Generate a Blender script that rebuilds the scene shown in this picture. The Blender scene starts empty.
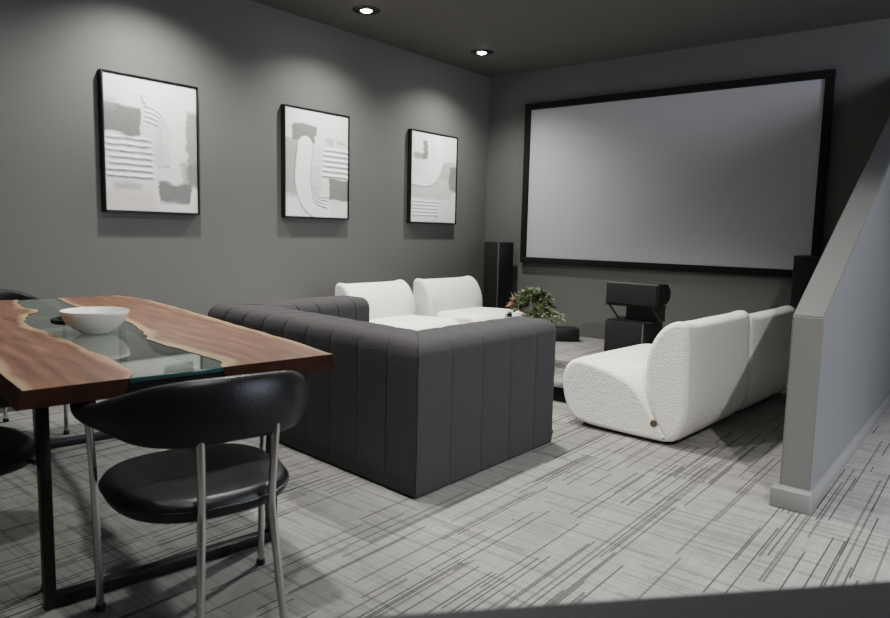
import bpy, bmesh, math, random
from mathutils import Vector, Matrix, noise
random.seed(7)
C = bpy.context.scene.collection
R = math.radians
PI = math.pi
WX, BY, CZ = -4.83, 6.70, 2.983     # left wall, back wall, ceiling
RX, FY = 2.8, -2.2                  # right and rear walls

# ------------------------------------------------------------------ helpers
def link(name, me, mat=None, parent=None, loc=None, rot=None):
    o = bpy.data.objects.new(name, me)
    C.objects.link(o)
    if mat is not None and me is not None:
        for m in (mat if isinstance(mat, (list, tuple)) else [mat]):
            me.materials.append(m)
    if parent: o.parent = parent
    if loc is not None: o.location = loc
    if rot is not None: o.rotation_euler = rot
    return o
def empty(name, loc=(0, 0, 0), rz=0):
    o = bpy.data.objects.new(name, None); C.objects.link(o)
    o.empty_display_size = .1
    o.location = loc; o.rotation_euler = (0, 0, rz); return o
def tag(o, label, cat, group=None):
    o['label'] = label; o['category'] = cat
    if group: o['group'] = group
    return o
def struct(o):
    o['kind'] = 'structure'; return o
def smooth(me, ang=40):
    for p in me.polygons: p.use_smooth = True
    try: me.set_sharp_from_angle(angle=R(ang))
    except Exception: pass
def finish(bm, name, ang=40, flat=False):
    bmesh.ops.recalc_face_normals(bm, faces=bm.faces)
    me = bpy.data.meshes.new(name); bm.to_mesh(me); bm.free()
    if not flat: smooth(me, ang)
    return me
def box(bm, x0, x1, y0, y1, z0, z1, bev=0, seg=2):
    r = bmesh.ops.create_cube(bm, size=1)
    vs = r['verts']
    for v in vs:
        v.co = Vector((x0 + (v.co.x + .5) * (x1 - x0), y0 + (v.co.y + .5) * (y1 - y0), z0 + (v.co.z + .5) * (z1 - z0)))
    if bev > 0:
        es = list({e for v in vs for e in v.link_edges})
        bmesh.ops.bevel(bm, geom=es, offset=bev, segments=seg, affect='EDGES', profile=.5)
def boxobj(name, dims, mat, parent=None, bev=0, seg=2, loc=None, rot=None):
    bm = bmesh.new(); box(bm, *dims, bev=bev, seg=seg)
    return link(name, finish(bm, name), mat, parent, loc, rot)
def catmull(pts, n, closed=False):
    P = [Vector(p) for p in pts]; out = []; N = len(P)
    rng = N if closed else N - 1
    for i in range(rng):
        if closed: a, b, c, d = P[(i-1) % N], P[i], P[(i+1) % N], P[(i+2) % N]
        else: a, b, c, d = P[max(i-1, 0)], P[i], P[i+1], P[min(i+2, N-1)]
        for k in range(n):
            t = k / n
            out.append(.5 * ((2*b) + (c-a)*t + (2*a-5*b+4*c-d)*t*t + (3*b-a-3*c+d)*t*t*t))
    if not closed: out.append(P[-1].copy())
    return out
def skin_rings(bm, rings, close=False, caps=True):
    vr = [[bm.verts.new(p) for p in r] for r in rings]
    n = len(rings[0]); m = len(vr)
    for i in range(m if close else m - 1):
        a, b = vr[i], vr[(i+1) % m]
        for j in range(n):
            bm.faces.new((a[j], a[(j+1) % n], b[(j+1) % n], b[j]))
    if caps and not close:
        for r in (vr[0], vr[-1]):
            try: bm.faces.new(r)
            except Exception: pass
def tube(bm, pts, rad, seg=12, n=6, straight=False, rh=None):
    """tube through pts; rad a number or function(t); rh vertical half size"""
    P = [Vector(p) for p in pts] if straight else catmull(pts, n)
    rings = []; M = len(P)
    for i, p in enumerate(P):
        t = (P[min(i+1, M-1)] - P[max(i-1, 0)]).normalized()
        up = Vector((0, 0, 1)) if abs(t.z) < .9 else Vector((1, 0, 0))
        s = t.cross(up).normalized(); u = s.cross(t).normalized()
        f = i / (M - 1)
        a = rad(f) if callable(rad) else rad
        b = (rh(f) if callable(rh) else rh) if rh is not None else a
        rings.append([p + s * a * math.cos(2*PI*k/seg) + u * b * math.sin(2*PI*k/seg) for k in range(seg)])
    skin_rings(bm, rings)
def lathe(bm, prof, seg=40, cx=0, cy=0):
    rings = [[Vector((cx + r*math.cos(2*PI*k/seg), cy + r*math.sin(2*PI*k/seg), z)) for k in range(seg)] for r, z in prof]
    skin_rings(bm, rings, caps=True)
def copy_tree(o, parent=None):
    c = o.copy(); C.objects.link(c)
    if parent: c.parent = parent
    for ch in list(o.children):
        copy_tree(ch, c)
    return c

# ------------------------------------------------------------------ materials
class NT:
    def __init__(s, name):
        s.m = bpy.data.materials.new(name); s.m.use_nodes = True
        s.t = s.m.node_tree; s.t.nodes.clear()
        s.out = s.t.nodes.new('ShaderNodeOutputMaterial')
        s.b = s.t.nodes.new('ShaderNodeBsdfPrincipled')
        s.t.links.new(s.b.outputs[0], s.out.inputs[0])
    def n(s, kind, **kw):
        nd = s.t.nodes.new('ShaderNode' + kind)
        for k, v in kw.items(): setattr(nd, k, v)
        return nd
    def l(s, a, b): s.t.links.new(a, b)
    def math(s, op, a, b=None, c=None):
        nd = s.n('Math', operation=op)
        for i, v in enumerate((a, b, c)):
            if v is None: continue
            if isinstance(v, (int, float)): nd.inputs[i].default_value = v
            else: s.l(v, nd.inputs[i])
        return nd.outputs[0]
    def coord(s, which='Object', scale=None):
        tc = s.n('TexCoord'); o = tc.outputs[which]
        if scale is not None:
            mp = s.n('Mapping'); mp.inputs['Scale'].default_value = scale
            s.l(o, mp.inputs['Vector']); o = mp.outputs[0]
        return o
    def noise(s, vec, scale=5, detail=3, rough=.5):
        nd = s.n('TexNoise'); s.l(vec, nd.inputs['Vector'])
        nd.inputs['Scale'].default_value = scale; nd.inputs['Detail'].default_value = detail
        nd.inputs['Roughness'].default_value = rough
        return nd.outputs['Fac']
    def ramp(s, fac, stops):
        nd = s.n('ValToRGB'); e = nd.color_ramp.elements
        e[0].position, e[0].color = stops[0][0], (*stops[0][1], 1)
        e[1].position, e[1].color = stops[-1][0], (*stops[-1][1], 1)
        for p, c in stops[1:-1]:
            x = e.new(p); x.color = (*c, 1)
        s.l(fac, nd.inputs[0]); return nd.outputs[0]
    def mix(s, fac, a, b, mode='MIX'):
        nd = s.n('Mix', data_type='RGBA', blend_type=mode)
        for i, v in ((0, fac), (6, a), (7, b)):
            if isinstance(v, (int, float)): nd.inputs[i].default_value = v
            elif isinstance(v, tuple): nd.inputs[i].default_value = (*v, 1)
            else: s.l(v, nd.inputs[i])
        return nd.outputs[2]
    def bump(s, h, strength=.3, dist=.01):
        nd = s.n('Bump'); nd.inputs['Strength'].default_value = strength
        nd.inputs['Distance'].default_value = dist
        s.l(h, nd.inputs['Height']); s.l(nd.outputs[0], s.b.inputs['Normal'])
    def set(s, **kw):
        for k, v in kw.items():
            i = s.b.inputs[k.replace('_', ' ')]
            if isinstance(v, tuple): i.default_value = (*v, 1) if len(v) == 3 else v
            elif isinstance(v, (int, float)): i.default_value = v
            else: s.l(v, i)
        return s
def paint(name, col, rough=.6, var=.06, bumpy=.05, sc=60):
    m = NT(name); v = m.coord()
    f = m.noise(v, 2.2, 4)
    c = m.mix(f, tuple(x*(1-var) for x in col), tuple(min(1, x*(1+var)) for x in col))
    m.set(Base_Color=c, Roughness=rough)
    m.bump(m.noise(v, sc, 2), bumpy, .004)
    return m.m

M = {}
M['wall'] = paint('wall_paint', (.158, .156, .146), .55, .04)
M['wall_dark'] = paint('wall_paint_back', (.145, .145, .138), .6, .04)
M['ceiling'] = paint('ceiling_paint', (.125, .120, .110), .8, .03)
M['halfwall'] = paint('half_wall_paint', (.185, .185, .178), .5, .03)
M['base'] = paint('baseboard_paint', (.24, .24, .235), .35, .02)
M['base_dark'] = paint('baseboard_dark', (.15, .148, .14), .3, .02)
M['ledge'] = paint('ledge_paint', (.06, .06, .064), .5, .04)
M['black_frame'] = paint('black_satin', (.014, .014, .014), .45, .1, .02)
M['velvet'] = paint('black_velvet', (.006, .006, .006), .95, .1, .05, 400)
M['screen'] = paint('screen_fabric', (.50, .50, .515), .75, .01, .01, 500)
M['speaker'] = paint('speaker_black', (.008, .008, .008), .5, .1, .03, 90)
M['grille'] = paint('speaker_grille', (.009, .009, .009), .85, .1, .5, 700)
M['speaker_highlight'] = paint('speaker_highlight', (.12, .12, .12), .25, .05, .0)  # paler grey that paints the highlight along the black cabinet edges
M['steel'] = paint('black_steel', (.011, .011, .011), .4, .1, .04)
M['rubber'] = paint('rubber', (.02, .02, .02), .8, .05)
M['ceramic'] = paint('white_ceramic', (.76, .75, .71), .25, .02, .01)
M['pot'] = paint('grey_pot', (.30, .30, .30), .5, .15, .2, 40)
M['soil'] = paint('soil', (.03, .022, .016), .95, .4, .8, 60)
M['brown'] = paint('brown_leather_tag', (.10, .07, .045), .6, .2, .1)

def carpet():
    m = NT('plank_carpet'); v = m.coord('Object')
    sp = m.n('SeparateXYZ'); m.l(v, sp.inputs[0]); X, Y = sp.outputs[0], sp.outputs[1]
    def wn(a, b, c=0):
        cb = m.n('CombineXYZ')
        for i, q in enumerate((a, b, c)):
            if isinstance(q, (int, float)): cb.inputs[i].default_value = q
            else: m.l(q, cb.inputs[i])
        w = m.n('TexWhiteNoise', noise_dimensions='3D'); m.l(cb.outputs[0], w.inputs['Vector'])
        return w.outputs['Value']
    def streak(A, B, wid, ln, thr, seed, soft=.0):
        a = m.math('FLOOR', m.math('DIVIDE', A, wid))
        off = wn(a, 0, seed)
        b = m.math('FLOOR', m.math('ADD', m.math('DIVIDE', B, ln), off))
        r = wn(a, b, seed + 3)
        # soft profile across the streak
        fr = m.math('ABSOLUTE', m.math('SUBTRACT', m.math('FRACT', m.math('DIVIDE', A, wid)), .5))
        return m.math('MULTIPLY', m.math('GREATER_THAN', r, thr), m.math('LESS_THAN', fr, .36))
    # carpet planks 0.25 x 1 m laid along the room
    px = m.math('FLOOR', m.math('DIVIDE', X, .25))
    py = m.math('FLOOR', m.math('ADD', m.math('DIVIDE', Y, 1.0), wn(px, 0, 11)))
    pr = wn(px, py, 5)
    thr = m.math('SUBTRACT', .985, m.math('MULTIPLY', pr, .20))
    s1 = streak(X, Y, .0085, .7, thr, 1)
    s2 = streak(X, Y, .013, 1.1, .93, 2)
    s3 = streak(Y, X, .012, .25, .72, 4)
    s4 = streak(Y, X, .024, .5, .84, 6)
    s5 = streak(X, Y, .006, .3, .6, 8)
    base = m.mix(m.noise(v, 1.3, 3), (.37, .363, .345), (.315, .31, .295))
    # cloudy pale patches
    big = m.noise(m.coord('Object', (9, 3, 1)), 1.0, 3)
    base = m.mix(m.math('MULTIPLY', m.math('GREATER_THAN', big, .56), .22), base, (.46, .45, .43))
    c = m.mix(m.math('MULTIPLY', s5, .16), base, (.12, .12, .115))
    c = m.mix(m.math('MULTIPLY', s3, .34), c, (.15, .148, .14))
    c = m.mix(m.math('MULTIPLY', s4, .38), c, (.13, .128, .12))
    c = m.mix(m.math('MULTIPLY', s2, .6), c, (.06, .058, .054))
    c = m.mix(m.math('MULTIPLY', s1, .85), c, (.04, .039, .036))
    tw = m.noise(v, 420, 2)
    c = m.mix(m.math('MULTIPLY', tw, .35), c, (.10, .098, .09))
    m.set(Base_Color=c, Roughness=.95)
    m.b.inputs['Specular IOR Level'].default_value = .15
    m.bump(tw, .5, .006)
    return m.m
M['carpet'] = carpet()

def fabric(name, c1, c2, sc, st=.5, weave=True, sheen=.3):
    m = NT(name); v = m.coord()
    n1 = m.noise(v, sc, 3, .6)
    if weave:
        n2 = m.noise(m.coord('Object', (1, 1, 9)), sc*.35, 2)
        n3 = m.noise(m.coord('Object', (8, 8, 1)), sc*.4, 2)
        h = m.math('ADD', m.math('MULTIPLY', n2, .5), m.math('MULTIPLY', n3, .5))
        f = m.math('MULTIPLY', m.math('ADD', n1, h), .5)
    else: f = h = n1
    m.set(Base_Color=m.mix(f, c1, c2), Roughness=.95)
    m.b.inputs['Specular IOR Level'].default_value = .2
    m.b.inputs['Sheen Weight'].default_value = sheen
    m.b.inputs['Sheen Roughness'].default_value = .5
    m.bump(h, st, .008)
    return m.m
M['charcoal'] = fabric('charcoal_linen', (.027, .0258, .026), (.076, .0735, .0745), 110, .6, True, .06)
M['boucle'] = fabric('white_boucle', (.66, .65, .62), (.86, .85, .82), 75, .8, False, .15)
M['leather'] = None
def leather():
    m = NT('black_leather'); v = m.coord()
    vo = m.n('TexVoronoi'); m.l(v, vo.inputs['Vector']); vo.inputs['Scale'].default_value = 260
    m.set(Base_Color=m.mix(m.noise(v, 14, 3), (.008, .008, .009), (.02, .02, .021)), Roughness=.38)
    m.bump(m.math('ADD', m.math('MULTIPLY', vo.outputs['Distance'], .6), m.noise(v, 25, 3)), .16, .004)
    return m.m
M['leather'] = leather()
def metal(name, col, rough):
    m = NT(name); v = m.coord('Object', (1, 1, .1))
    m.set(Base_Color=m.mix(m.noise(v, 60, 2), tuple(x*.85 for x in col), col), Roughness=rough, Metallic=1.0)
    return m.m
M['chrome'] = metal('brushed_chrome', (.62, .62, .62), .24)
def emit(name, col, s):
    m = NT(name); m.set(Base_Color=(1, 1, 1)); m.b.inputs['Emission Color'].default_value = (*col, 1)
    m.b.inputs['Emission Strength'].default_value = s
    return m.m
M['bulb'] = emit('lamp_glow', (1, .98, .93), 40)
M['reflector'] = metal('lamp_reflector', (.12, .12, .12), .3)

def wood():
    m = NT('walnut_slab')
    at = m.n('Attribute', attribute_name='edge')           # metres to the nearer live edge
    side = m.n('Attribute', attribute_name='endgrain_shade').outputs['Fac']  # darkens the slab towards its underside, shade put into the colour
    v = m.coord('Object', (1.1, 9, 9))
    warp = m.noise(m.coord('Object', (1.2, 3, 1)), 2.2, 3)
    g = m.noise(v, 2.6, 6, .6)
    wv = m.n('TexWave', wave_type='BANDS', bands_direction='Y')
    m.l(m.coord('Object', (.35, 1, 1)), wv.inputs['Vector'])
    wv.inputs['Scale'].default_value = 5; wv.inputs['Distortion'].default_value = 9
    wv.inputs['Detail'].default_value = 3; wv.inputs['Detail Scale'].default_value = .8
    f = m.math('ADD', m.math('MULTIPLY', g, .85), m.math('MULTIPLY', wv.outputs['Fac'], .12))
    heart = m.ramp(f, [(.14, (.055, .026, .017)), (.36, (.12, .055, .035)), (.58, (.19, .09, .055)), (.8, (.30, .155, .095))])
    sap = m.ramp(g, [(.25, (.22, .14, .085)), (.75, (.38, .27, .17))])
    e = m.math('ADD', at.outputs['Fac'], m.math('MULTIPLY', m.math('SUBTRACT', warp, .5), .09))
    k = m.n('MapRange'); m.l(e, k.inputs[0]); k.inputs[1].default_value = .028; k.inputs[2].default_value = .05
    k.inputs[3].default_value = 1; k.inputs[4].default_value = 0
    c = m.mix(k.outputs[0], heart, sap)
    c = m.mix(m.math('MULTIPLY', side, .85), c, (.03, .014, .009))
    m.set(Base_Color=c, Roughness=.38)
    m.b.inputs['Specular IOR Level'].default_value = .35
    m.bump(g, .06, .004)
    return m.m
M['wood'] = wood()
M['wood_end_shaded'] = fabric('walnut_edge_shaded', (.018, .008, .005), (.085, .038, .022), 14, .15, False, 0)  # slab sides and ends, their shade painted in as near-black wood
def glass():
    m = NT('river_glass')
    tr = m.n('BsdfTransparent'); tr.inputs[0].default_value = (.78, .81, .78, 1)
    gl = m.n('BsdfGlossy'); gl.inputs['Roughness'].default_value = .03; gl.inputs[0].default_value = (.9, 1, .97, 1)
    fr = m.n('Fresnel'); fr.inputs[0].default_value = 1.5
    k = m.math('MULTIPLY', m.math('ADD', fr.outputs[0], m.math('MULTIPLY', m.noise(m.coord(), 3, 1), .12)), 1.05)
    mx = m.n('MixShader'); m.l(k, mx.inputs[0]); m.l(tr.outputs[0], mx.inputs[1]); m.l(gl.outputs[0], mx.inputs[2])
    df = m.n('BsdfDiffuse'); df.inputs[0].default_value = (.33, .35, .31, 1)
    m2 = m.n('MixShader'); m2.inputs[0].default_value = .12; m.l(mx.outputs[0], m2.inputs[1]); m.l(df.outputs[0], m2.inputs[2])
    m.l(m2.outputs[0], m.out.inputs[0]); return m.m
M['glass'] = glass()
M['glass_edge'] = paint('glass_edge_green', (.03, .10, .09), .15, .1, 0)
def art():
    m = NT('textured_canvas')
    a = m.n('Attribute', attribute_name='art')
    v = m.coord()
    n = m.noise(m.coord('Object', (1, 6, 30)), 8, 4)
    m.set(Base_Color=m.mix(m.math('MULTIPLY', n, .12), a.outputs['Color'], (.45, .43, .40)), Roughness=.8)
    m.bump(m.noise(v, 120, 4), .3, .004); return m.m
M['art'] = art()
def leafmat(name, a, b):
    m = NT(name); m.set(Base_Color=m.mix(m.noise(m.coord(), 12, 2), a, b), Roughness=.6); return m.m
M['leaf'] = leafmat('leaf_green', (.10, .13, .07), (.24, .27, .16))
M['leaf_dark'] = leafmat('leaf_dark', (.02, .03, .015), (.07, .09, .05))
M['leaf_pale'] = leafmat('leaf_pale', (.25, .26, .15), (.38, .39, .27))
M['leaf_red'] = leafmat('leaf_red', (.26, .13, .09), (.40, .25, .19))

# ------------------------------------------------------------------ room shell
struct(boxobj('floor', (WX-.1, RX+.1, FY-.1, BY+.1, -.1, 0), M['carpet']))
struct(boxobj('ceiling', (WX-.1, RX+.1, FY-.1, BY+.1, CZ, CZ+.1), M['ceiling']))
struct(boxobj('wall_left', (WX-.1, WX, FY, BY, 0, CZ), M['wall']))
struct(boxobj('wall_back', (WX-.1, RX+.1, BY, BY+.1, 0, CZ), M['wall_dark']))
struct(boxobj('wall_right', (RX, RX+.1, FY, BY, 0, CZ), M['wall']))
struct(boxobj('wall_rear', (WX-.1, RX+.1, FY-.1, FY, 0, CZ), M['wall']))
struct(boxobj('baseboard_left', (WX, WX+.015, FY, BY-.015, 0, .10), M['base_dark'], bev=.003))
struct(boxobj('baseboard_back', (WX, RX, BY-.015, BY, 0, .10), M['base_dark'], bev=.003))

# sloping half wall with its baseboard
def prism_yz(poly, x0, x1, name, mat, bev=.006):
    bm = bmesh.new()
    a = [bm.verts.new((x0, y, z)) for y, z in poly]; b = [bm.verts.new((x1, y, z)) for y, z in poly]
    n = len(poly); bm.faces.new(a); bm.faces.new(b[::-1])
    for i in range(n): bm.faces.new((a[i], a[(i+1) % n], b[(i+1) % n], b[i]))
    bmesh.ops.recalc_face_normals(bm, faces=bm.faces)
    bmesh.ops.bevel(bm, geom=list(bm.edges), offset=bev, segments=2, affect='EDGES')
    return link(name, finish(bm, name), mat)
HY = 3.35; SL = .51
struct(prism_yz([(HY, 0), (BY, 0), (BY, .865+SL*(BY-HY)), (HY, .865)], -.718, -.592, 'wall_stair', M['halfwall']))
bm = bmesh.new()
box(bm, -.595, -.574, HY-.045, BY-.02, 0, .085, .004)
struct(link('baseboard_stair', finish(bm, 'bs'), M['base']))
bm = bmesh.new()
box(bm, -.738, -.573, HY-.072, HY+.002, 0, .088, .005)
box(bm, -.739, -.715, HY-.03, BY-.02, 0, .085, .004)
struct(link('trim_1', finish(bm, 'bs2'), M['base']))

# near ledge, the blurred low partition the camera looks over
bm = bmesh.new()
box(bm, -1.6, 1.6, -.12, 0, 0, .82, .004)
box(bm, -1.62, 1.62, -.14, 0, .82, .85, .006)
struct(link('wall_front', finish(bm, 'ledge'), M['ledge'], loc=(-.235, .639, 0), rot=(0, 0, math.atan2(.386, .341))))

# low carpeted platform in the middle of the floor before the screen
PX0, PX1, PY0, PY1, PZ = -3.5, -2.14, 4.27, 6.35, .157
pl = empty('low_platform', (PX0, PY0, 0))
tag(pl, 'low grey carpeted platform on the floor before the screen, carrying plant and subwoofer', 'platform')
boxobj('platform_top', (0, PX1-PX0, 0, PY1-PY0, PZ-.045, PZ), M['carpet'], pl, bev=.008)
boxobj('plinth', (.03, PX1-PX0-.03, .05, PY1-PY0-.05, 0, PZ-.045), M['velvet'], pl)

# ------------------------------------------------------------------ projection screen
sc = empty('projector_screen', (0, BY, 0))
tag(sc, 'large fixed projector screen in a black frame on the far wall', 'projector screen')
x0, x1, z0, z1, t = -4.295, -1.252, .868, 2.622, .066
bm = bmesh.new()
box(bm, x0, x1, -.06, -.004, z1-t, z1, .004); box(bm, x0, x1, -.06, -.004, z0, z0+t, .004)
box(bm, x0, x0+t, -.06, -.004, z0+t, z1-t, .004); box(bm, x1-t, x1, -.06, -.004, z0+t, z1-t, .004)
link('screen_frame', finish(bm, 'frame'), M['velvet'], sc)
bm = bmesh.new(); box(bm, x0+t-.01, x1-t+.01, -.03, -.02, z0+t-.01, z1-t+.01)
link('screen_surface', finish(bm, 'fab'), M['screen'], sc)

# ------------------------------------------------------------------ recessed ceiling lights
def downlight(x, y, label):
    e = tag(empty('recessed_downlight', (x, y, CZ)), label, 'ceiling light', 'recessed downlights in the ceiling')
    bm = bmesh.new(); lathe(bm, [(.046, .002), (.05, -.010), (.110, -.005), (.118, .002)], 32)
    link('trim_ring', finish(bm, 'ring'), M['black_frame'], e)
    bm = bmesh.new(); lathe(bm, [(.001, -.022), (.02, -.020), (.036, -.014), (.046, -.004), (.046, .001)], 24)
    link('lamp', finish(bm, 'bulb'), M['bulb'], e)
    return e
downlight(-4.24, 4.13, 'recessed downlight in the ceiling nearer the camera, above the middle painting')
downlight(-4.24, 5.73, 'recessed downlight in the ceiling near the far corner, above the smallest-looking painting')

# ------------------------------------------------------------------ paintings
def smooths(x, a, b):
    t = max(0, min(1, (x-a)/(b-a))); return t*t*(3-2*t)
def rect(u, v, u0, v0, u1, v1, s=.02, seed=0, rag=.03):
    n = noise.noise(Vector((u*6, v*9, seed)))*rag + noise.noise(Vector((u*2, v*30, seed+5)))*rag*.8
    return smooths(u+n, u0-s, u0+s)*(1-smooths(u+n, u1-s, u1+s))*smooths(v+n*.7, v0-s, v0+s)*(1-smooths(v-n*.7, v1-s, v1+s))
def dist_poly(u, v, pts):
    best = 9
    for (ax, ay), (bx, by) in zip(pts, pts[1:]):
        dx, dy = bx-ax, by-ay; L = dx*dx+dy*dy
        t = max(0, min(1, ((u-ax)*dx+(v-ay)*dy)/L)) if L else 0
        best = min(best, math.hypot(u-ax-t*dx, (v-ay-t*dy)*1.3))
    return best
def curve2(pts, n=6):
    return [(p.x, p.y) for p in catmull([(a, b, 0) for a, b in pts], n)]
GREY, LG, BG, CR = (.175, .172, .17), (.40, .395, .39), (.27, .26, .24), (.66, .58, .50)
def mixc(c, k, d): return tuple(a+(b-a)*k for a, b in zip(c, d))
def art1(u, v):
    c = (.80, .79, .775); h = 0
    c = mixc(c, .5*rect(u, v, -.1, .84, .5, 1.1, .05, 9), CR)
    c = mixc(c, .5*rect(u, v, .36, .27, .62, .62, .03, 3), (.62, .62, .60))
    c = mixc(c, .95*rect(u, v, -.1, .215, .365, .43, .012, 1), GREY)
    c = mixc(c, .45*rect(u, v, -.1, .17, .12, .26, .03, 2), LG)
    c = mixc(c, .85*rect(u, v, .88, .20, 1.1, .80, .02, 4), BG)
    c = mixc(c, .5*rect(u, v, .82, .60, 1.1, .78, .03, 5), GREY)
    c = mixc(c, .95*rect(u, v, .56, .77, .93, .915, .012, 6), GREY)
    c = mixc(c, .7*rect(u, v, .07, .79, .36, .845, .02, 7), LG)
    for k in range(7):
        vv = .455 + k*.047 + .006*noise.noise(Vector((u*7, k, 0)))
        m = rect(u, v, .02, .3, .49, .8, .02, 8)
        h += m*math.exp(-((v-vv)/.010)**2)*(.7+.5*noise.noise(Vector((u*14, k*3, 2))))
        c = mixc(c, .5*m*math.exp(-((v-vv-.014)/.006)**2), (.16, .16, .17))
    for k in range(4):
        o = k*.036
        P = curve2([(.42, .20+o), (.52, .215+o), (.63-o*.5, .28+o*.6), (.67-o, .40), (.67-o, .64)])
        d = dist_poly(u, v, P); h += .8*math.exp(-(d/.010)**2); c = mixc(c, .25*math.exp(-((d-.012)/.006)**2), (.3, .3, .3))
    d = dist_poly(u, v, curve2([(.385, .12), (.395, .16), (.43, .185)])); c = mixc(c, .8*math.exp(-(d/.008)**2), (.2, .2, .2)); h += math.exp(-(d/.012)**2)
    d = dist_poly(u, v, [(.56, .935), (.95, .93)]); c = mixc(c, .4*math.exp(-(d/.006)**2), (.3, .3, .3))
    return c, h
def art2(u, v):
    c = (.80, .795, .78); h = 0
    c = mixc(c, .7*rect(u, v, -.1, .28, .17, .80, .03, 11), (.24, .237, .23))
    c = mixc(c, .9*rect(u, v, .10, .13, .47, .30, .012, 12), GREY)
    band = curve2([(.30, .33), (.27, .5), (.26, .68), (.36, .86), (.60, .96)])
    d = dist_poly(u, v, band); c = mixc(c, 1-smooths(d, .10, .125), (.86, .855, .84)); h += .5*(1-smooths(d, .10, .125))
    c = mixc(c, .75*math.exp(-((d-.125)/.006)**2)*(1 if u < .45 else 0), (.12, .12, .12))
    c = mixc(c, .35*rect(u, v, .40, .32, .56, .75, .03, 13), (.60, .60, .58))
    for k in range(4):
        o = k*.034
        P = curve2([(.41+o, .5), (.41+o, .74), (.47+o*.7, .86-o*.6), (.64, .90-o)])
        d = dist_poly(u, v, P); h += .8*math.exp(-(d/.009)**2); c = mixc(c, .4*math.exp(-((d-.012)/.006)**2)*(1 if v > .7 else .3), (.2, .2, .2))
    for k in range(6):
        vv = .345 + k*.05
        m = rect(u, v, .57, .28, 1.1, .63, .02, 14)
        h += m*math.exp(-((v-vv)/.011)**2); c = mixc(c, .42*m*math.exp(-((v-vv-.016)/.007)**2), (.25, .25, .26))
    for a, b in ((.62, .78), (.83, .96)):
        c = mixc(c, .45*rect(u, v, a, .25, b, .29, .02, 15), GREY)
    c = mixc(c, .95*rect(u, v, .68, .62, 1.1, .82, .012, 16), (.19, .187, .18))
    return c, h
def art3(u, v):
    c = (.80, .795, .78); h = 0
    c = mixc(c, .6*rect(u, v, -.1, .44, .9, .73, .02, 21), (.48, .475, .46))
    c = mixc(c, .65*rect(u, v, .62, .30, 1.1, .50, .02, 22), (.38, .375, .36))
    c = mixc(c, .9*rect(u, v, .84, .34, 1.1, .63, .02, 23), (.20, .195, .19))
    d = dist_poly(u, v, curve2([(-.1, .50), (.25, .525), (.45, .49), (.55, .38), (.62, .27), (.62, .1)]))
    c = mixc(c, 1-smooths(d, .07, .10), (.86, .855, .84)); h += .6*math.exp(-((d-.09)/.01)**2) + .3*(1-smooths(d, .07, .1))
    c = mixc(c, .9*rect(u, v, .24, .09, .345, .29, .015, 24), GREY)
    c = mixc(c, .7*rect(u, v, .05, .235, .32, .285, .02, 25), GREY)
    for k in range(5):
        vv = .765 + k*.038
        m = rect(u, v, .02, .7, .62, .96, .04, 26)
        h += .55*m*math.exp(-((v-vv)/.009)**2); c = mixc(c, .2*m*math.exp(-((v-vv-.012)/.006)**2), (.3, .3, .3))
    d = dist_poly(u, v, [(.3, .545), (.62, .56)]); c = mixc(c, .4*math.exp(-(d/.006)**2), (.35, .35, .35))
    c = mixc(c, .6*math.exp(-(math.hypot(u-.56, v-.93)/.02)**2), (.2, .2, .2))
    return c, h
def painting(y0, y1, z0, z1, fn, label):
    w, hgt = y1-y0, z1-z0
    e = tag(empty('abstract_painting', (WX, y0, z0)), label, 'painting', 'abstract paintings on the left wall')
    D = .055; f = .008
    bm = bmesh.new()
    box(bm, .002, D, 0, f, 0, hgt, .001); box(bm, .002, D, w-f, w, 0, hgt, .001)
    box(bm, .002, D, f, w-f, 0, f, .001); box(bm, .002, D, f, w-f, hgt-f, hgt, .001)
    box(bm, .002, .01, f, w-f, f, hgt-f)
    link('picture_frame', finish(bm, 'pf'), M['black_frame'], e)
    g = f + .005; cw, ch = w-2*g, hgt-2*g
    NU, NV = 130, 170
    vs, fs, cols = [], [], []
    for j in range(NV+1):
        for i in range(NU+1):
            u, v = i/NU, j/NV
            c, h = fn(u, v)
            h += .12*noise.noise(Vector((u*25, v*40, 3)))
            c = mixc(c, .05*(1+noise.noise(Vector((u*40, v*30, 8)))), (.5, .49, .47))
            vs.append((D-.010+.0055*h, g+u*cw, g+(1-v)*ch)); cols.append((*c, 1))
    for j in range(NV):
        for i in range(NU):
            a = j*(NU+1)+i; fs.append((a, a+NU+1, a+NU+2, a+1))
    # return edges back to the backing
    b0 = len(vs)
    ring = [i for i in range(NU+1)] + [j*(NU+1)+NU for j in range(1, NV+1)] + [NV*(NU+1)+i for i in range(NU-1, -1, -1)] + [j*(NU+1) for j in range(NV-1, 0, -1)]
    for k in ring: vs.append((.011, vs[k][1], vs[k][2])); cols.append(cols[k])
    n = len(ring)
    for k in range(n): fs.append((ring[k], ring[(k+1) % n], b0+(k+1) % n, b0+k))
    me = bpy.data.meshes.new('canvas'); me.from_pydata(vs, [], fs)
    ca = me.color_attributes.new('art', 'FLOAT_COLOR', 'POINT')
    for k, c in enumerate(cols): ca.data[k].color = c
    for p in me.polygons: p.use_smooth = True
    link('canvas', me, M['art'], e)
painting(2.215, 2.925, 1.278, 2.222, art1, 'abstract painting nearest the camera, grey blocks with seven white ridges at its left')
painting(3.72, 4.455, 1.285, 2.225, art2, 'abstract painting in the middle, pale J-shaped band and grey block at its right')
painting(5.305, 6.065, 1.278, 2.225, art3, 'abstract painting nearest the far corner, small grey L mark near its top left')

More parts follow.
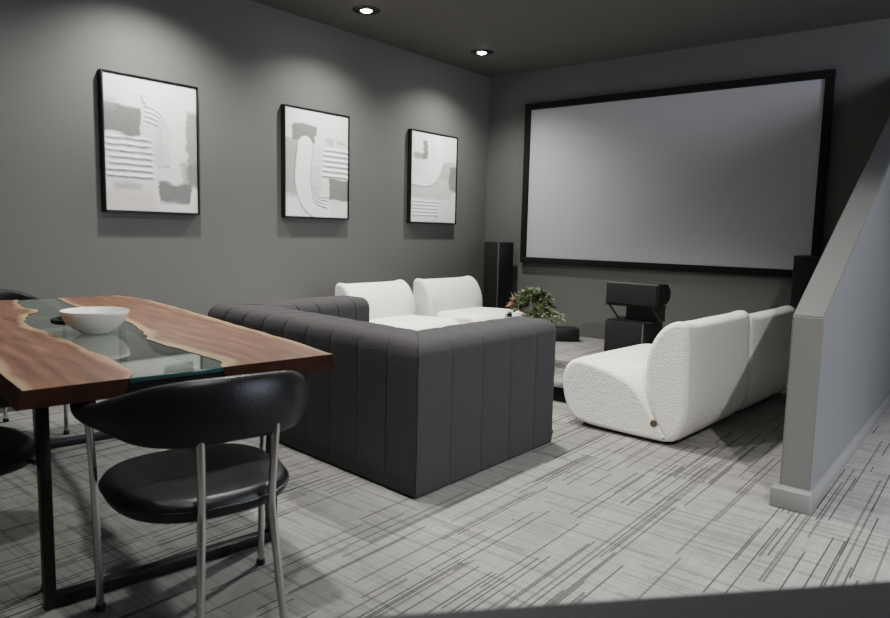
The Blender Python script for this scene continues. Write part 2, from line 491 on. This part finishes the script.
# ------------------------------------------------------------------ charcoal channel-tufted sofa
def channel_block(name, A, B, out, thick, H, n, m0, m1, mat, parent, z0=.004, bulge=.011, rnd=.078):
    """upholstered block from A to B (outer base line); out = outward normal; m0/m1: None = free rounded end,
    else mitre factor (shift along the block per metre of inward depth)."""
    A, B = Vector((*A, 0)), Vector((*B, 0)); d = (B-A); L = d.length; d.normalize(); o = Vector((*out, 0)).normalized()
    prof = []                                   # (depth inward, z, outward normal (dn,dz))
    def arc(cx, cz, r, a0, a1, k):
        for i in range(k+1):
            a = R(a0+(a1-a0)*i/k); prof.append((cx-r*math.cos(a), cz+r*math.sin(a), -math.cos(a), math.sin(a)))
    arc(.02, z0+.02, .02, -90, 0, 3)
    for i in range(1, 6): prof.append((0, z0+.02+(H-rnd-z0-.02)*i/6, -1, 0))
    arc(rnd, H-rnd, rnd, 0, 90, 8)
    for i in range(1, 4): prof.append((rnd+(thick-2*rnd)*i/4, H, 0, 1))
    arc(thick-rnd, H-rnd, rnd, 90, 180, 8)
    for i in range(1, 6): prof.append((thick, H-rnd-(H-rnd-z0-.02)*i/6, 1, 0))
    arc(thick-.02, z0+.02, .02, 180, 270, 3)
    st = []; PH = [0, .012, .03, .06, .12, .2, .3, .4, .5, .6, .7, .8, .88, .94, .97, .988, 1]
    for c in range(n):
        for k in PH[:-1] if c < n-1 else PH:
            st.append(((c+k)/n, k))
    bm = bmesh.new(); rings = []
    cen = Vector((thick/2, (H+z0)/2))
    er = .06
    for s, ph in st:
        bl = (1-math.exp(-(min(ph, 1-ph)/.022)**2))*.6+(1-abs(2*ph-1)**3)*.4
        if (s == 0 and m0 is not None) or (s == 1 and m1 is not None): bl = .7
        bl = bulge*(bl - 1)                       # seams sink below the nominal face
        ring = []
        # free-end rounding
        ins = 0
        for m, dist in ((m0, s*L), (m1, (1-s)*L)):
            if m is None and dist < er: ins = max(ins, er-math.sqrt(max(0, er*er-(er-dist)**2)))
        for (dp, z, nx, nz) in prof:
            w = bl
            if z < z0+.03: w *= .4
            if nz > .6: w *= .55
            p, q = dp + nx*(w-ins), z + nz*(w-ins)
            a0 = (m0*dp if m0 is not None else 0); a1 = L-(m1*dp if m1 is not None else 0)
            along = a0+(a1-a0)*s
            wr = .0025*noise.noise(Vector((along*9, dp*8+z*9, n+L)))
            co = A + d*along - o*(p+wr*nx*-1); co.z = q+wr*nz
            ring.append(co)
        rings.append(ring)
    skin_rings(bm, rings)
    return link(name, finish(bm, name, 70), mat, parent)
sofa = tag(empty('charcoal_sofa', (-2.9, 2.9, 0)), 'charcoal fabric sofa with vertical channel tufting, seen from behind', 'sofa')
def S(x, y): return (x+2.9, y-2.9)
Lp, Cp = Vector((-3.87, 2.41)), Vector((-1.950, 2.232))
Rp = Vector((-1.94, 3.45)); L2 = Vector((-3.84, 3.52))
def nrm(a, b, flip=1):
    d = (b-a).normalized(); return (d.y*flip, -d.x*flip)
TH, SH = .33, .716
bk = (Cp-Lp).normalized(); ra = (Rp-Cp).normalized(); la = (L2-Lp).normalized()
def mitre(u, v):  # tan of half the interior corner deviation from a straight corner
    a = math.acos(max(-1, min(1, u.dot(v)))); return 1/math.tan(a/2)
mC = mitre(-bk, ra); mL = mitre(bk, la)
channel_block('backrest', S(*Lp), S(*Cp), nrm(Lp, Cp), TH, SH, 9, mL, mC, M['charcoal'], sofa)
channel_block('armrest', S(*Cp), S(*Rp), nrm(Cp, Rp), TH, SH, 5, mC, None, M['charcoal'], sofa)
channel_block('armrest', S(*L2), S(*Lp), nrm(L2, Lp), TH, SH, 5, None, mL, M['charcoal'], sofa)
Wc = (.62)
for i in range(2):
    x = -3.47+i*.60
    bm = bmesh.new(); box(bm, x+2.9, x+.59+2.9, 2.68-2.9+.02-i*.05, 3.40-2.9, .10, .42, .06, 4)
    link('seat_cushion', finish(bm, 'seatc'), M['charcoal'], sofa)
bm = bmesh.new(); 
for (x, y) in ((-3.72, 2.52), (-2.06, 2.37), (-2.06, 3.28), (-3.70, 3.48)):
    bm = bmesh.new(); box(bm, x+2.9-.03, x+2.9+.03, y-2.9-.03, y-2.9+.03, 0, .045)
    link('foot', finish(bm, 'ft'), M['rubber'], sofa)
boxobj('base_frame', (-3.45+2.9, -2.3+2.9, 2.70-2.9, 3.36-2.9, .04, .11), M['rubber'], sofa)

# ------------------------------------------------------------------ white boucle lounge chairs
def resample(poly, n):
    P = catmull([(x, z, 0) for x, z in poly], 8, True)
    L = [0]
    for a, b in zip(P, P[1:]+P[:1]): L.append(L[-1]+(b-a).length)
    out = []; j = 0
    for k in range(n):
        t = L[-1]*k/n
        while L[j+1] < t: j += 1
        f = (t-L[j])/max(1e-9, L[j+1]-L[j]); a, b = P[j], P[(j+1) % len(P)]
        out.append((a.x+(b.x-a.x)*f, a.y+(b.y-a.y)*f))
    return out
def pillow(name, side, mid, w, mat, parent, r=.06, blend=.16, n=72, wob=.004, seed=0):
    """closed profile (x,z) swept across y, side outline easing into the mid outline, ends rounded"""
    A, B = resample(side, n), resample(mid, n)
    st = []
    for k in range(7): st.append(r*(1-math.cos(PI/2*k/6)))
    k = .0
    inner = [r+(w/2-r)*(i/12) for i in range(1, 13)]
    st = st+inner; st = st + [w-s for s in reversed(st[:-1])]
    bm = bmesh.new(); rings = []
    for s in st:
        e = min(s, w-s)
        f = smooths(e, 0, blend)
        P = [(a[0]+(b[0]-a[0])*f, a[1]+(b[1]-a[1])*f) for a, b in zip(A, B)]
        ins = r-math.sqrt(max(0, r*r-(r-min(e, r))**2))
        ring = []
        for i, (x, z) in enumerate(P):
            p0, p1 = P[i-1], P[(i+1) % n]
            tx, tz = p1[0]-p0[0], p1[1]-p0[1]; l = math.hypot(tx, tz) or 1
            nx, nz = tz/l, -tx/l        # profile runs so that this points outwards (fixed below)
            q = (-ins + wob*min(1, e/.1)*noise.noise(Vector((x*5, s*5, z*5+seed))))*SGN(A)
            ring.append(Vector((x+nx*q, s-w/2, max(.0, z+nz*q))))
        rings.append(ring)
    skin_rings(bm, rings)
    me = finish(bm, name, 80)
    for p in me.polygons:
        if len(p.vertices) > 4: p.use_smooth = False
    return link(name, me, mat, parent)
def SGN(P):
    a = sum(P[i-1][0]*P[i][1]-P[i][0]*P[i-1][1] for i in range(len(P)))
    return 1 if a > 0 else -1
X0 = -1.70
seat_side = [(-2.113, .249), (-2.10, .338), (-2.06, .392), (-1.99, .413), (-1.90, .402), (-1.80, .382), (-1.70, .352), (-1.635, .320), (-1.575, .265),
             (-1.53, .207), (-1.475, .13), (-1.42, .075), (-1.375, .03), (-1.41, .010), (-1.55, .008), (-1.70, .008), (-1.90, .012), (-2.02, .04), (-2.085, .126)]
seat_mid = [(-2.125, .26), (-2.105, .345), (-2.06, .40), (-1.99, .422), (-1.90, .425), (-1.80, .425), (-1.70, .422), (-1.62, .42), (-1.54, .41),
            (-1.49, .37), (-1.44, .25), (-1.42, .10), (-1.39, .03), (-1.42, .010), (-1.55, .008), (-1.70, .008), (-1.90, .012), (-2.02, .035), (-2.095, .126)]
back_side = [(-1.478, .125), (-1.515, .20), (-1.542, .30), (-1.55, .40), (-1.545, .50), (-1.515, .59), (-1.465, .665), (-1.41, .705), (-1.36, .719),
             (-1.32, .705), (-1.302, .66), (-1.295, .50), (-1.287, .295), (-1.297, .15), (-1.335, .055), (-1.385, .015), (-1.42, .04), (-1.45, .08)]
back_mid = [(-1.485, .125), (-1.525, .20), (-1.555, .30), (-1.565, .40), (-1.56, .505), (-1.53, .59), (-1.475, .662), (-1.415, .697), (-1.35, .704),
            (-1.305, .69), (-1.290, .655), (-1.282, .50), (-1.275, .295), (-1.285, .15), (-1.32, .055), (-1.38, .012), (-1.42, .04), (-1.45, .08)]
sh = lambda P: [(x-X0, z) for x, z in P]
def lounge_chair():
    e = empty('lounge_chair')
    CW = .985
    pillow('seat', sh(seat_side), sh(seat_mid), CW-.008, M['boucle'], e, r=.028, blend=.13)
    pillow('backrest', sh(back_side), sh(back_mid), CW, M['boucle'], e, r=.034, blend=.14, seed=4)
    for s in (-1, 1):
        bm = bmesh.new()
        r = bmesh.ops.create_cone(bm, cap_ends=True, segments=20, radius1=.021, radius2=.019, depth=.008, matrix=Matrix.Rotation(R(90), 4, 'X'))
        link('leather_tag', finish(bm, 'tg'), M['brown'], e, loc=(-1.478-X0, s*(CW/2-.002), .122))
    for x in (-1.98, -1.42):
        for y in (-.38, .38):
            bm = bmesh.new(); lathe(bm, [(.022, 0), (.025, .004), (.025, .035)], 16)
            link('foot', finish(bm, 'f'), M['rubber'], e, loc=(x-X0, y, 0))
    return e
lc = lounge_chair()
for ch in lc.children:
    if ch.name.startswith(('seat', 'backrest')): ch.location.z = .012
tag(lc, 'white boucle lounge chair near the half wall, brown round tag on its side', 'lounge chair', 'white boucle lounge chairs')
lc.location = (-1.695, 4.305, 0); lc.rotation_euler.z = R(-3.5)
for (x, y, rz, lab) in ((-1.635, 5.315, R(-3.5), 'white boucle lounge chair beyond its twin by the half wall, its back in diagonal shadow'),
                        (-4.05, 4.375, PI, 'white boucle lounge chair along the left wall, partly hidden behind the sofa armrest'),
                        (-4.05, 5.405, PI, 'white boucle lounge chair along the left wall, next to the tall corner speaker')):
    c = copy_tree(lc); c.location = (x, y, 0); c.rotation_euler.z = rz
    c.scale = (1, 1, .955) if x > -3 else ((1, .81, 1.02) if y < 5 else (1, .86, 1.02))
    tag(c, lab, 'lounge chair', 'white boucle lounge chairs')

# ------------------------------------------------------------------ dining table
O = Vector((-1.965, .681)); ax = Vector((-.98802, .15433)); TL = 2.45; TZ = .76
tab = tag(empty('dining_table', (O.x, O.y, 0), math.atan2(ax.y, ax.x)),
          'live-edge walnut dining table with a glass river and black steel legs', 'dining table')
# local x runs away along the table, local y: +y is to the left of x, i.e. v = -y
def cu(pts, u):
    for (a, b), (c, d) in zip(pts, pts[1:]):
        if a <= u <= c: return b+(d-b)*smooths(u, a, c) if c > a else b
    return pts[-1][1] if u > pts[-1][0] else pts[0][1]
Lin = [(0, .268), (.08, .30), (.154, .308), (.351, .318), (.52, .304), (.737, .302), (1.025, .292), (1.286, .268), (1.42, .278), (1.52, .30), (1.70, .345), (1.80, .41), (1.89, .425), (2.0, .39), (2.206, .40), (2.45, .44)]
Rin = [(0, .545), (.10, .585), (.238, .577), (.42, .565), (.50, .552), (.668, .548), (.78, .575), (.90, .605), (1.177, .644), (1.4, .655), (1.75, .625), (2.048, .618), (2.45, .635)]
Lout = [(0, 0), (.3, -.003), (.8, .014), (1.3, -.01), (1.9, .012), (2.45, 0)]
Rout = [(0, .952), (.35, .985), (.8, 1.0), (1.3, 1.022), (1.75, 1.038), (2.1, 1.04), (2.3, 1.01), (2.45, .972)]
TT = .052
def slab(name, vin, vout, lean):
    NU, NV = 110, 14
    bm = bmesh.new(); le = bm.verts.layers.float.new('edge'); lg = bm.verts.layers.float.new('endgrain_shade')
    grid = {}
    for lay, z in ((0, TZ), (1, TZ-TT)):
        for i in range(NU+1):
            u = TL*i/NU
            a, b = cu(vin, u)+.006*noise.noise(Vector((u*14, 3, lean))), cu(vout, u)+.005*noise.noise(Vector((u*9, 8, lean)))
            if lay: a += lean*(.022+.012*noise.noise(Vector((u*7, 1, 1)))); b += lean*.016
            for j in range(NV+1):
                t = j/NV; v = a+(b-a)*t
                vt = bm.verts.new((u, -v, z))
                vt[le] = min(abs(v-a)+(.012 if lean < 0 else 0), abs(v-b)+.016)
                vt[lg] = 1.0 if lay else 0.0
                grid[lay, i, j] = vt
    for i in range(NU):
        for j in range(NV):
            for lay in (0, 1):
                g = [grid[lay, i, j], grid[lay, i+1, j], grid[lay, i+1, j+1], grid[lay, i, j+1]]
                bm.faces.new(g if lay else g[::-1])
        for j in (0, NV):
            bm.faces.new((grid[0, i, j], grid[0, i+1, j], grid[1, i+1, j], grid[1, i, j]))
    for j in range(NV):
        for i in (0, NU):
            bm.faces.new((grid[0, i, j], grid[0, i, j+1], grid[1, i, j+1], grid[1, i, j]))
    for f in bm.faces:
        zs = [v.co.z for v in f.verts]
        f.material_index = 1 if max(zs)-min(zs) > .01 else 0  # upright faces get the wood with painted shade
    return link(name, finish(bm, name, 30), [M['wood'], M['wood_end_shaded']], tab)
slab('wood_slab', Lin, Lout, -1).data.name = 'slab_l'
slab('wood_slab', Rin, Rout, 1)
# glass river let into the slabs
bm = bmesh.new(); NU = 90; top = []; bot = []
for i in range(NU+1):
    u = .004+(TL-.008)*i/NU
    a, b = cu(Lin, u)+.001, cu(Rin, u)-.001
    top.append([bm.verts.new((u, -(a+(b-a)*t), TZ-.002)) for t in (0, 1)])
    bot.append([bm.verts.new((u, -(a+(b-a)*t), TZ-.012)) for t in (0, 1)])
for i in range(NU):
    bm.faces.new((top[i][0], top[i+1][0], top[i+1][1], top[i][1]))
link('glass_river', finish(bm, 'glass'), M['glass'], tab)
bm = bmesh.new(); box(bm, .0, .006, -.55, -.27, TZ-.013, TZ-.001, .001)
link('glass_edge', finish(bm, 'ge'), M['glass_edge'], tab)
# black steel leg frames (upper rail, two legs, floor bar)
for u in (.285, 2.01):
    fr = link('leg_frame', finish((lambda b: (box(b, u-.03, u+.03, -.92, -.085, TZ-TT-.058, TZ-TT-.004, .003), b)[1])(bmesh.new()), 'rail'), M['steel'], tab)
    for v in (.100, .862):
        boxobj('leg', (u-.021, u+.021, -v-.016, -v+.016, .0, TZ-TT-.05), M['steel'], fr, bev=.003)
    boxobj('floor_bar', (u-.021, u+.021, -.845, -.117, .0, .04), M['steel'], fr, bev=.003)

# bowl
bw = tag(empty('ceramic_bowl', (-2.84, 1.262, TZ)), 'wide white ceramic bowl on the glass river of the table', 'bowl')
bm = bmesh.new()
lathe(bm, [(.001, .004), (.045, .002), (.062, .0), (.066, .004), (.095, .022), (.128, .052), (.144, .082), (.147, .098), (.1455, .102), (.142, .098), (.137, .08), (.118, .05), (.085, .022), (.04, .014), (.001, .012)], 56)
link('bowl_body', finish(bm, 'bowl', 60), M['ceramic'], bw)
bw.scale = (.86, .86, .9)
bm = bmesh.new(); tube(bm, [(-.115, -.085, .04), (-.135, -.12, .045), (-.15, -.125, .05), (-.145, -.09, .06)], .012, 10)  # small dark loop at the bowl's side
link('dark_loop', finish(bm, 'h'), M['rubber'], bw)

# ------------------------------------------------------------------ black leather dining chairs
def dining_chair():
    e = empty('dining_chair')
    # seat: rounded superellipse cushion
    bm = bmesh.new(); rings = []
    def se(rx, ry, z, p=2.6, cx=.01):
        r = []
        for k in range(56):
            a = 2*PI*k/56; c, s = math.cos(a), math.sin(a)
            r.append(Vector((cx+rx*math.copysign(abs(c)**(2/p), c), ry*math.copysign(abs(s)**(2/p), s)*(1+.06*c), z)))
        return r
    for k in range(0, 13):
        a = -PI/2+PI*k/12
        rings.append(se(.226+.034*math.cos(a), .224+.034*math.cos(a), .432+.034*math.sin(a)))
    rings.append(se(.15, .15, .470)); rings.append(se(.07, .07, .466)); rings.append(se(.01, .01, .465))
    rings.insert(0, se(.05, .05, .398))
    skin_rings(bm, rings)
    st = link('seat', finish(bm, 'seat', 60), M['leather'], e, loc=(0, .018, 0))
    bm = bmesh.new(); tube(bm, [p for p in se(.258, .258, .435)]+[se(.258, .258, .435)[0]], .004, 8, straight=True)
    link('piping', finish(bm, 'pip'), M['leather'], st)
    # back band: arms and backrest in one padded sweep
    pts = [(.225, .262, .662), (.19, .288, .664), (.10, .296, .668), (.0, .292, .676), (-.10, .270, .690), (-.19, .225, .699), (-.262, .14, .712), (-.288, .0, .718)]
    full = pts+[(x, -y, z) for x, y, z in reversed(pts[:-1])]
    def hh(t):
        s = abs(2*t-1)             # 1 at the arm tips
        if s > .965: return .034*math.sqrt(max(.02, 1-((s-.965)/.035)**2))
        return .032+.057*(1-smooths(s, .10, .62))
    def ww(t):
        s = abs(2*t-1)
        if s > .965: return .030*math.sqrt(max(.02, 1-((s-.965)/.035)**2))
        return .030-.004*(1-smooths(s, .2, .7))
    bm = bmesh.new(); tube(bm, full, ww, 20, 10, rh=hh)
    link('backrest', finish(bm, 'band', 80), M['leather'], e, loc=(0, .010, 0))
    for s in (-1, 1):
        bm = bmesh.new(); tube(bm, [(.205, s*.262, .0), (.203, s*.266, .25), (.20, s*.270, .43), (.195, s*.276, .54), (.190, s*.282, .655)], .0115, 12, 5)
        lg = link('leg', finish(bm, 'fl'), M['chrome'], e)
        bm = bmesh.new(); lathe(bm, [(.0145, 0), (.0155, .003), (.0145, .02)], 14)
        link('rubber_foot', finish(bm, 'rf'), M['rubber'], lg, loc=(.205, s*.262, 0))
        bm = bmesh.new(); tube(bm, [(-.305, s*.125, .0), (-.278, s*.109, .25), (-.264, s*.101, .40), (-.264, s*.099, .46), (-.272, s*.101, .53), (-.281, s*.105, .66)], .0115, 12, 5)
        lg = link('leg', finish(bm, 'rl'), M['chrome'], e)
        bm = bmesh.new(); lathe(bm, [(.0145, 0), (.0155, .003), (.0145, .02)], 14)
        link('rubber_foot', finish(bm, 'rf'), M['rubber'], lg, loc=(-.305, s*.125, 0))
    bm = bmesh.new()
    tube(bm, [(.20, .235, .425), (.16, 0, .425), (.20, -.235, .425)], .008, 10, 6)
    link('seat_rail', finish(bm, 'sf'), M['steel'], e)
    return e
dc = dining_chair()
G = 'black leather dining chairs round the table'
tag(dc, 'black leather dining chair with chrome legs at the near end of the table', 'dining chair', G)
dc.location = (-1.838, 1.128, 0); dc.rotation_euler.z = R(167)
c = copy_tree(dc); c.location = (-2.615, .655, 0); c.rotation_euler.z = R(90)
tag(c, 'black leather dining chair at the left long side, cut off by the photo edge', 'dining chair', G)
c = copy_tree(dc); c.location = (-4.285, 1.37, 0); c.rotation_euler.z = R(0)
tag(c, 'black leather dining chair at the far end of the table, only its curved back showing', 'dining chair', G)

# ------------------------------------------------------------------ speakers
def tower(x, y, rz, h, label):
    e = tag(empty('tower_speaker', (x, y, 0), rz), label, 'speaker', 'black tower speakers beside the screen')
    boxobj('cabinet', (0, .205, 0, .28, .03, h), M['speaker'], e, bev=.006)
    boxobj('grille', (.008, .190, -.014, .002, .06, h-.012), M['grille'], e, bev=.004)
    boxobj('edge_highlight', (.192, .203, -.012, .002, .05, h-.005), M['speaker_highlight'], e, bev=.002)  # painted highlight between front and side
    boxobj('base_plate', (-.02, .225, -.03, .30, 0, .03), M['speaker'], e, bev=.004)
    return e
tower(-4.548, 6.30, 0, 1.095, 'tall black tower speaker in the corner left of the screen')
tower(-1.355, 6.20, 0, 1.070, 'tall black tower speaker right of the screen, behind the half wall')
SY = 5.33
sw = tag(empty('subwoofer', (-2.577, SY, PZ)), 'black cube subwoofer on the low platform, under the centre speaker', 'subwoofer')
boxobj('cabinet', (0, .345, 0, .40, .012, .335), M['speaker'], sw, bev=.008)
boxobj('grille', (.008, .330, -.012, .002, .025, .325), M['grille'], sw, bev=.004)
boxobj('edge_highlight', (.332, .342, -.010, .002, .02, .332), M['speaker_highlight'], sw, bev=.002)  # highlight on the cube's front edge, put in as a paler strip
for x in (.04, .30):
    for y in (.05, .35):
        bm = bmesh.new(); lathe(bm, [(.018, 0), (.02, .014)], 14); link('foot', finish(bm, 'f'), M['rubber'], sw, loc=(x, y, 0))
ss = tag(empty('speaker_stand', (-2.577, SY, PZ+.335)), 'small black angled stand between subwoofer and centre speaker', 'speaker stand')
bm = bmesh.new(); box(bm, .01, .40, .02, .30, .0, .012, .003)
link('base_plate', finish(bm, 'bp'), M['speaker'], ss)
for x in (.03, .40):
    bm = bmesh.new(); tube(bm, [(x+.07, .06, .01), (x-.01, .02, .135)], .009, 8, straight=True); link('strut', finish(bm, 'st'), M['steel'], ss)
bm = bmesh.new(); box(bm, .12, .44, .14, .19, .012, .135, .004); link('back_panel', finish(bm, 'bk'), M['speaker'], ss)
bm = bmesh.new(); box(bm, -.01, .43, .0, .24, .130, .142, .003); link('tray', finish(bm, 'bk'), M['speaker'], ss)
ce = tag(empty('center_speaker', (-2.577, SY-.005, PZ+.335+.142)), 'wide black centre speaker on a stand above the subwoofer', 'speaker')
bm = bmesh.new()
poly = [(0, 0), (.20, .02), (.25, .06), (.25, .125), (.19, .178), (0, .185)]
a = [bm.verts.new((0, y, z)) for y, z in poly]; b = [bm.verts.new((.455, y, z)) for y, z in poly]
bm.faces.new(a); bm.faces.new(b[::-1])
for i in range(len(poly)): bm.faces.new((a[i], a[(i+1) % 6], b[(i+1) % 6], b[i]))
bmesh.ops.recalc_face_normals(bm, faces=bm.faces); bmesh.ops.bevel(bm, geom=list(bm.edges), offset=.005, segments=2, affect='EDGES')
link('cabinet', finish(bm, 'cab'), M['speaker'], ce)
boxobj('grille', (.008, .436, -.012, .002, .008, .172), M['grille'], ce, bev=.003)
boxobj('edge_highlight', (.002, .45, -.012, .004, .173, .184), M['speaker_highlight'], ce, bev=.002)  # highlight along the top edge, painted as a paler strip
# small black box near the platform's far end
bxx = tag(empty('amplifier_box', (-3.33, 6.0, PZ), R(40)), 'small low black amplifier box on the platform near the wall', 'amplifier')
boxobj('case', (-.13, .13, -.10, .10, .008, .128), M['speaker'], bxx, bev=.006)
for x in (-.1, .1):
    for y in (-.07, .07): boxobj('foot', (x-.012, x+.012, y-.012, y+.012, 0, .01), M['rubber'], bxx)

# ------------------------------------------------------------------ potted plant
pp = tag(empty('potted_plant', (-2.86, 4.62, PZ)), 'bushy green succulent plant in a grey pot just behind the sofa armrest', 'plant')
bm = bmesh.new()
lathe(bm, [(.001, 0), (.10, 0), (.115, .01), (.135, .12), (.155, .27), (.165, .345), (.165, .355), (.152, .355), (.150, .33), (.001, .345)], 48)
link('pot', finish(bm, 'pot', 50), M['pot'], pp)
bm = bmesh.new(); lathe(bm, [(.001, .345), (.10, .345), (.150, .335), (.150, .33), (.001, .33)], 32); link('soil', finish(bm, 'soil'), M['soil'], pp)
rnd = random.Random(5)
def leaf(bm, base, d, L, W, mi):
    d = d.normalized(); s = d.cross(Vector((0, 0, 1)))
    if s.length < .1: s = Vector((1, 0, 0))
    s.normalize(); u = s.cross(d).normalized()
    rows = []
    for k in range(5):
        t = k/4; w = W*math.sin(PI*min(1, .18+t*.82))**.8*(1-.0*t)
        if k == 4: w = W*.06
        c = base+d*L*t+Vector((0, 0, -1))*L*.16*t*t
        rows.append([bm.verts.new(c-s*w+u*w*.35), bm.verts.new(c-u*w*.15), bm.verts.new(c+s*w+u*w*.35)])
    for r0, r1 in zip(rows, rows[1:]):
        for j in (0, 1):
            f = bm.faces.new((r0[j], r0[j+1], r1[j+1], r1[j])); f.material_index = mi
bm = bmesh.new()
for r in range(110):      # succulent rosettes over a dome
    a = rnd.uniform(0, 2*PI); q = math.sqrt(rnd.random()); rr = .165*q
    c = Vector((rr*math.cos(a), rr*math.sin(a), .385+.17*(1-q*q)+rnd.uniform(-.02, .05)))
    mi = rnd.choice([0, 0, 0, 1, 1, 2, 2])
    if math.cos(a) < -.5 and q > .7 and rnd.random() < .8: mi = 3
    nrm_ = Vector((c.x*2.2, c.y*2.2, .35)).normalized()
    n = rnd.randint(9, 14); L = rnd.uniform(.045, .085)
    for k in range(n):
        b = 2*PI*k/n+rnd.uniform(-.2, .2)
        t1 = nrm_.cross(Vector((.3, .2, 1))).normalized(); t2 = nrm_.cross(t1)
        sp = rnd.uniform(.35, 1.3)
        leaf(bm, c, nrm_+(t1*math.cos(b)+t2*math.sin(b))*sp, L*rnd.uniform(.7, 1.1), L*.16, mi)
for k in range(12):      # trailing stems at the right
    a = rnd.uniform(-.7, .8); b = Vector((.17*math.cos(a), .17*math.sin(a), .40))
    for j in range(9):
        p = b+Vector((math.cos(a)*.012*j, math.sin(a)*.012*j, -.002*j*j+.012*j))
        leaf(bm, p, Vector((rnd.uniform(-1, 1), rnd.uniform(-1, 1), rnd.uniform(-.3, .8))), .035, .009, rnd.choice((0, 2)))
for k in range(40):      # upright spiky shoots
    a = rnd.uniform(0, 2*PI); q = rnd.random()*.13
    b = Vector((q*math.cos(a)-.02, q*math.sin(a), .50))
    leaf(bm, b, Vector((math.cos(a)*.5, math.sin(a)*.5, 1)), rnd.uniform(.07, .12), .010, rnd.choice((0, 0, 2)))
link('foliage', finish(bm, 'fol'), [M['leaf'], M['leaf_dark'], M['leaf_pale'], M['leaf_red']], pp)

# ------------------------------------------------------------------ lights
def spot(x, y, e, ang=95, blend=.9, col=(1, .98, .94), rad=.05, z=CZ-.03, tgt=None):
    l = bpy.data.lights.new('spot', 'SPOT'); l.energy = e; l.spot_size = R(ang); l.spot_blend = blend
    l.color = col; l.shadow_soft_size = rad
    o = bpy.data.objects.new('spot_lamp', l); C.objects.link(o); o.location = (x, y, z)
    if tgt: o.rotation_euler = (Vector(tgt)-Vector((x, y, z))).to_track_quat('-Z', 'Y').to_euler()
    return o
for y, e in ((.95, 30), (2.54, 135), (4.13, 125), (5.73, 125)): spot(-4.24, y, e, 138, 1.0)
for (x, y, e) in ((-2.49, .5, 22), (-2.49, 2.09, 130), (-2.49, 3.7, 210), (-.75, .7, 60)):
    spot(x, y, e, 125, .8)
spot(.82, .9, 260, 56, .35, rad=.03, tgt=(-.95, 3.55, 0))
spot(1.15, 4.2, 130, 80, .7)  # unseen spot, added to brighten the half wall's top and the floor beside it
def area(loc, tgt, sx, sy, e, col):
    l = bpy.data.lights.new('area', 'AREA'); l.shape = 'RECTANGLE'; l.size = sx; l.size_y = sy; l.energy = e; l.color = col
    o = bpy.data.objects.new('area_lamp', l); C.objects.link(o); o.location = loc
    o.rotation_euler = (Vector(tgt)-Vector(loc)).to_track_quat('-Z', 'Y').to_euler(); return o
area((2.6, 3.2, 1.7), (-.6, 4.9, .8), 1.2, 1.6, 95, (.78, .85, 1))
w = bpy.data.worlds.new('world'); bpy.context.scene.world = w; w.use_nodes = True
w.node_tree.nodes['Background'].inputs[0].default_value = (.9, .95, 1, 1)
w.node_tree.nodes['Background'].inputs[1].default_value = .03

# ------------------------------------------------------------------ camera
cam = bpy.data.cameras.new('camera'); co = bpy.data.objects.new('camera', cam); C.objects.link(co)
yaw, pitch, roll = R(38.96853), R(6.416858), R(1.339905)
fwd = Vector((-math.sin(yaw)*math.cos(pitch), math.cos(yaw)*math.cos(pitch), -math.sin(pitch)))
rt = Vector((math.cos(yaw), math.sin(yaw), 0)); up = rt.cross(fwd)
r2 = rt*math.cos(roll)+up*math.sin(roll); u2 = -rt*math.sin(roll)+up*math.cos(roll)
m = Matrix((r2, u2, -fwd)).transposed().to_4x4(); m.translation = Vector((0, 0, 1.2))
co.matrix_world = m
cam.sensor_width = 36; cam.lens = 36*690.181/890; cam.clip_start = .02
cam.dof.use_dof = True; cam.dof.focus_distance = 4.2; cam.dof.aperture_fstop = 4.0
sc_ = bpy.context.scene; sc_.camera = co
sc_.view_settings.view_transform = 'Filmic'; sc_.view_settings.look = 'Medium High Contrast'
sc_.view_settings.exposure = 0.24
sc_.cycles.max_bounces = 8; sc_.cycles.transparent_max_bounces = 12
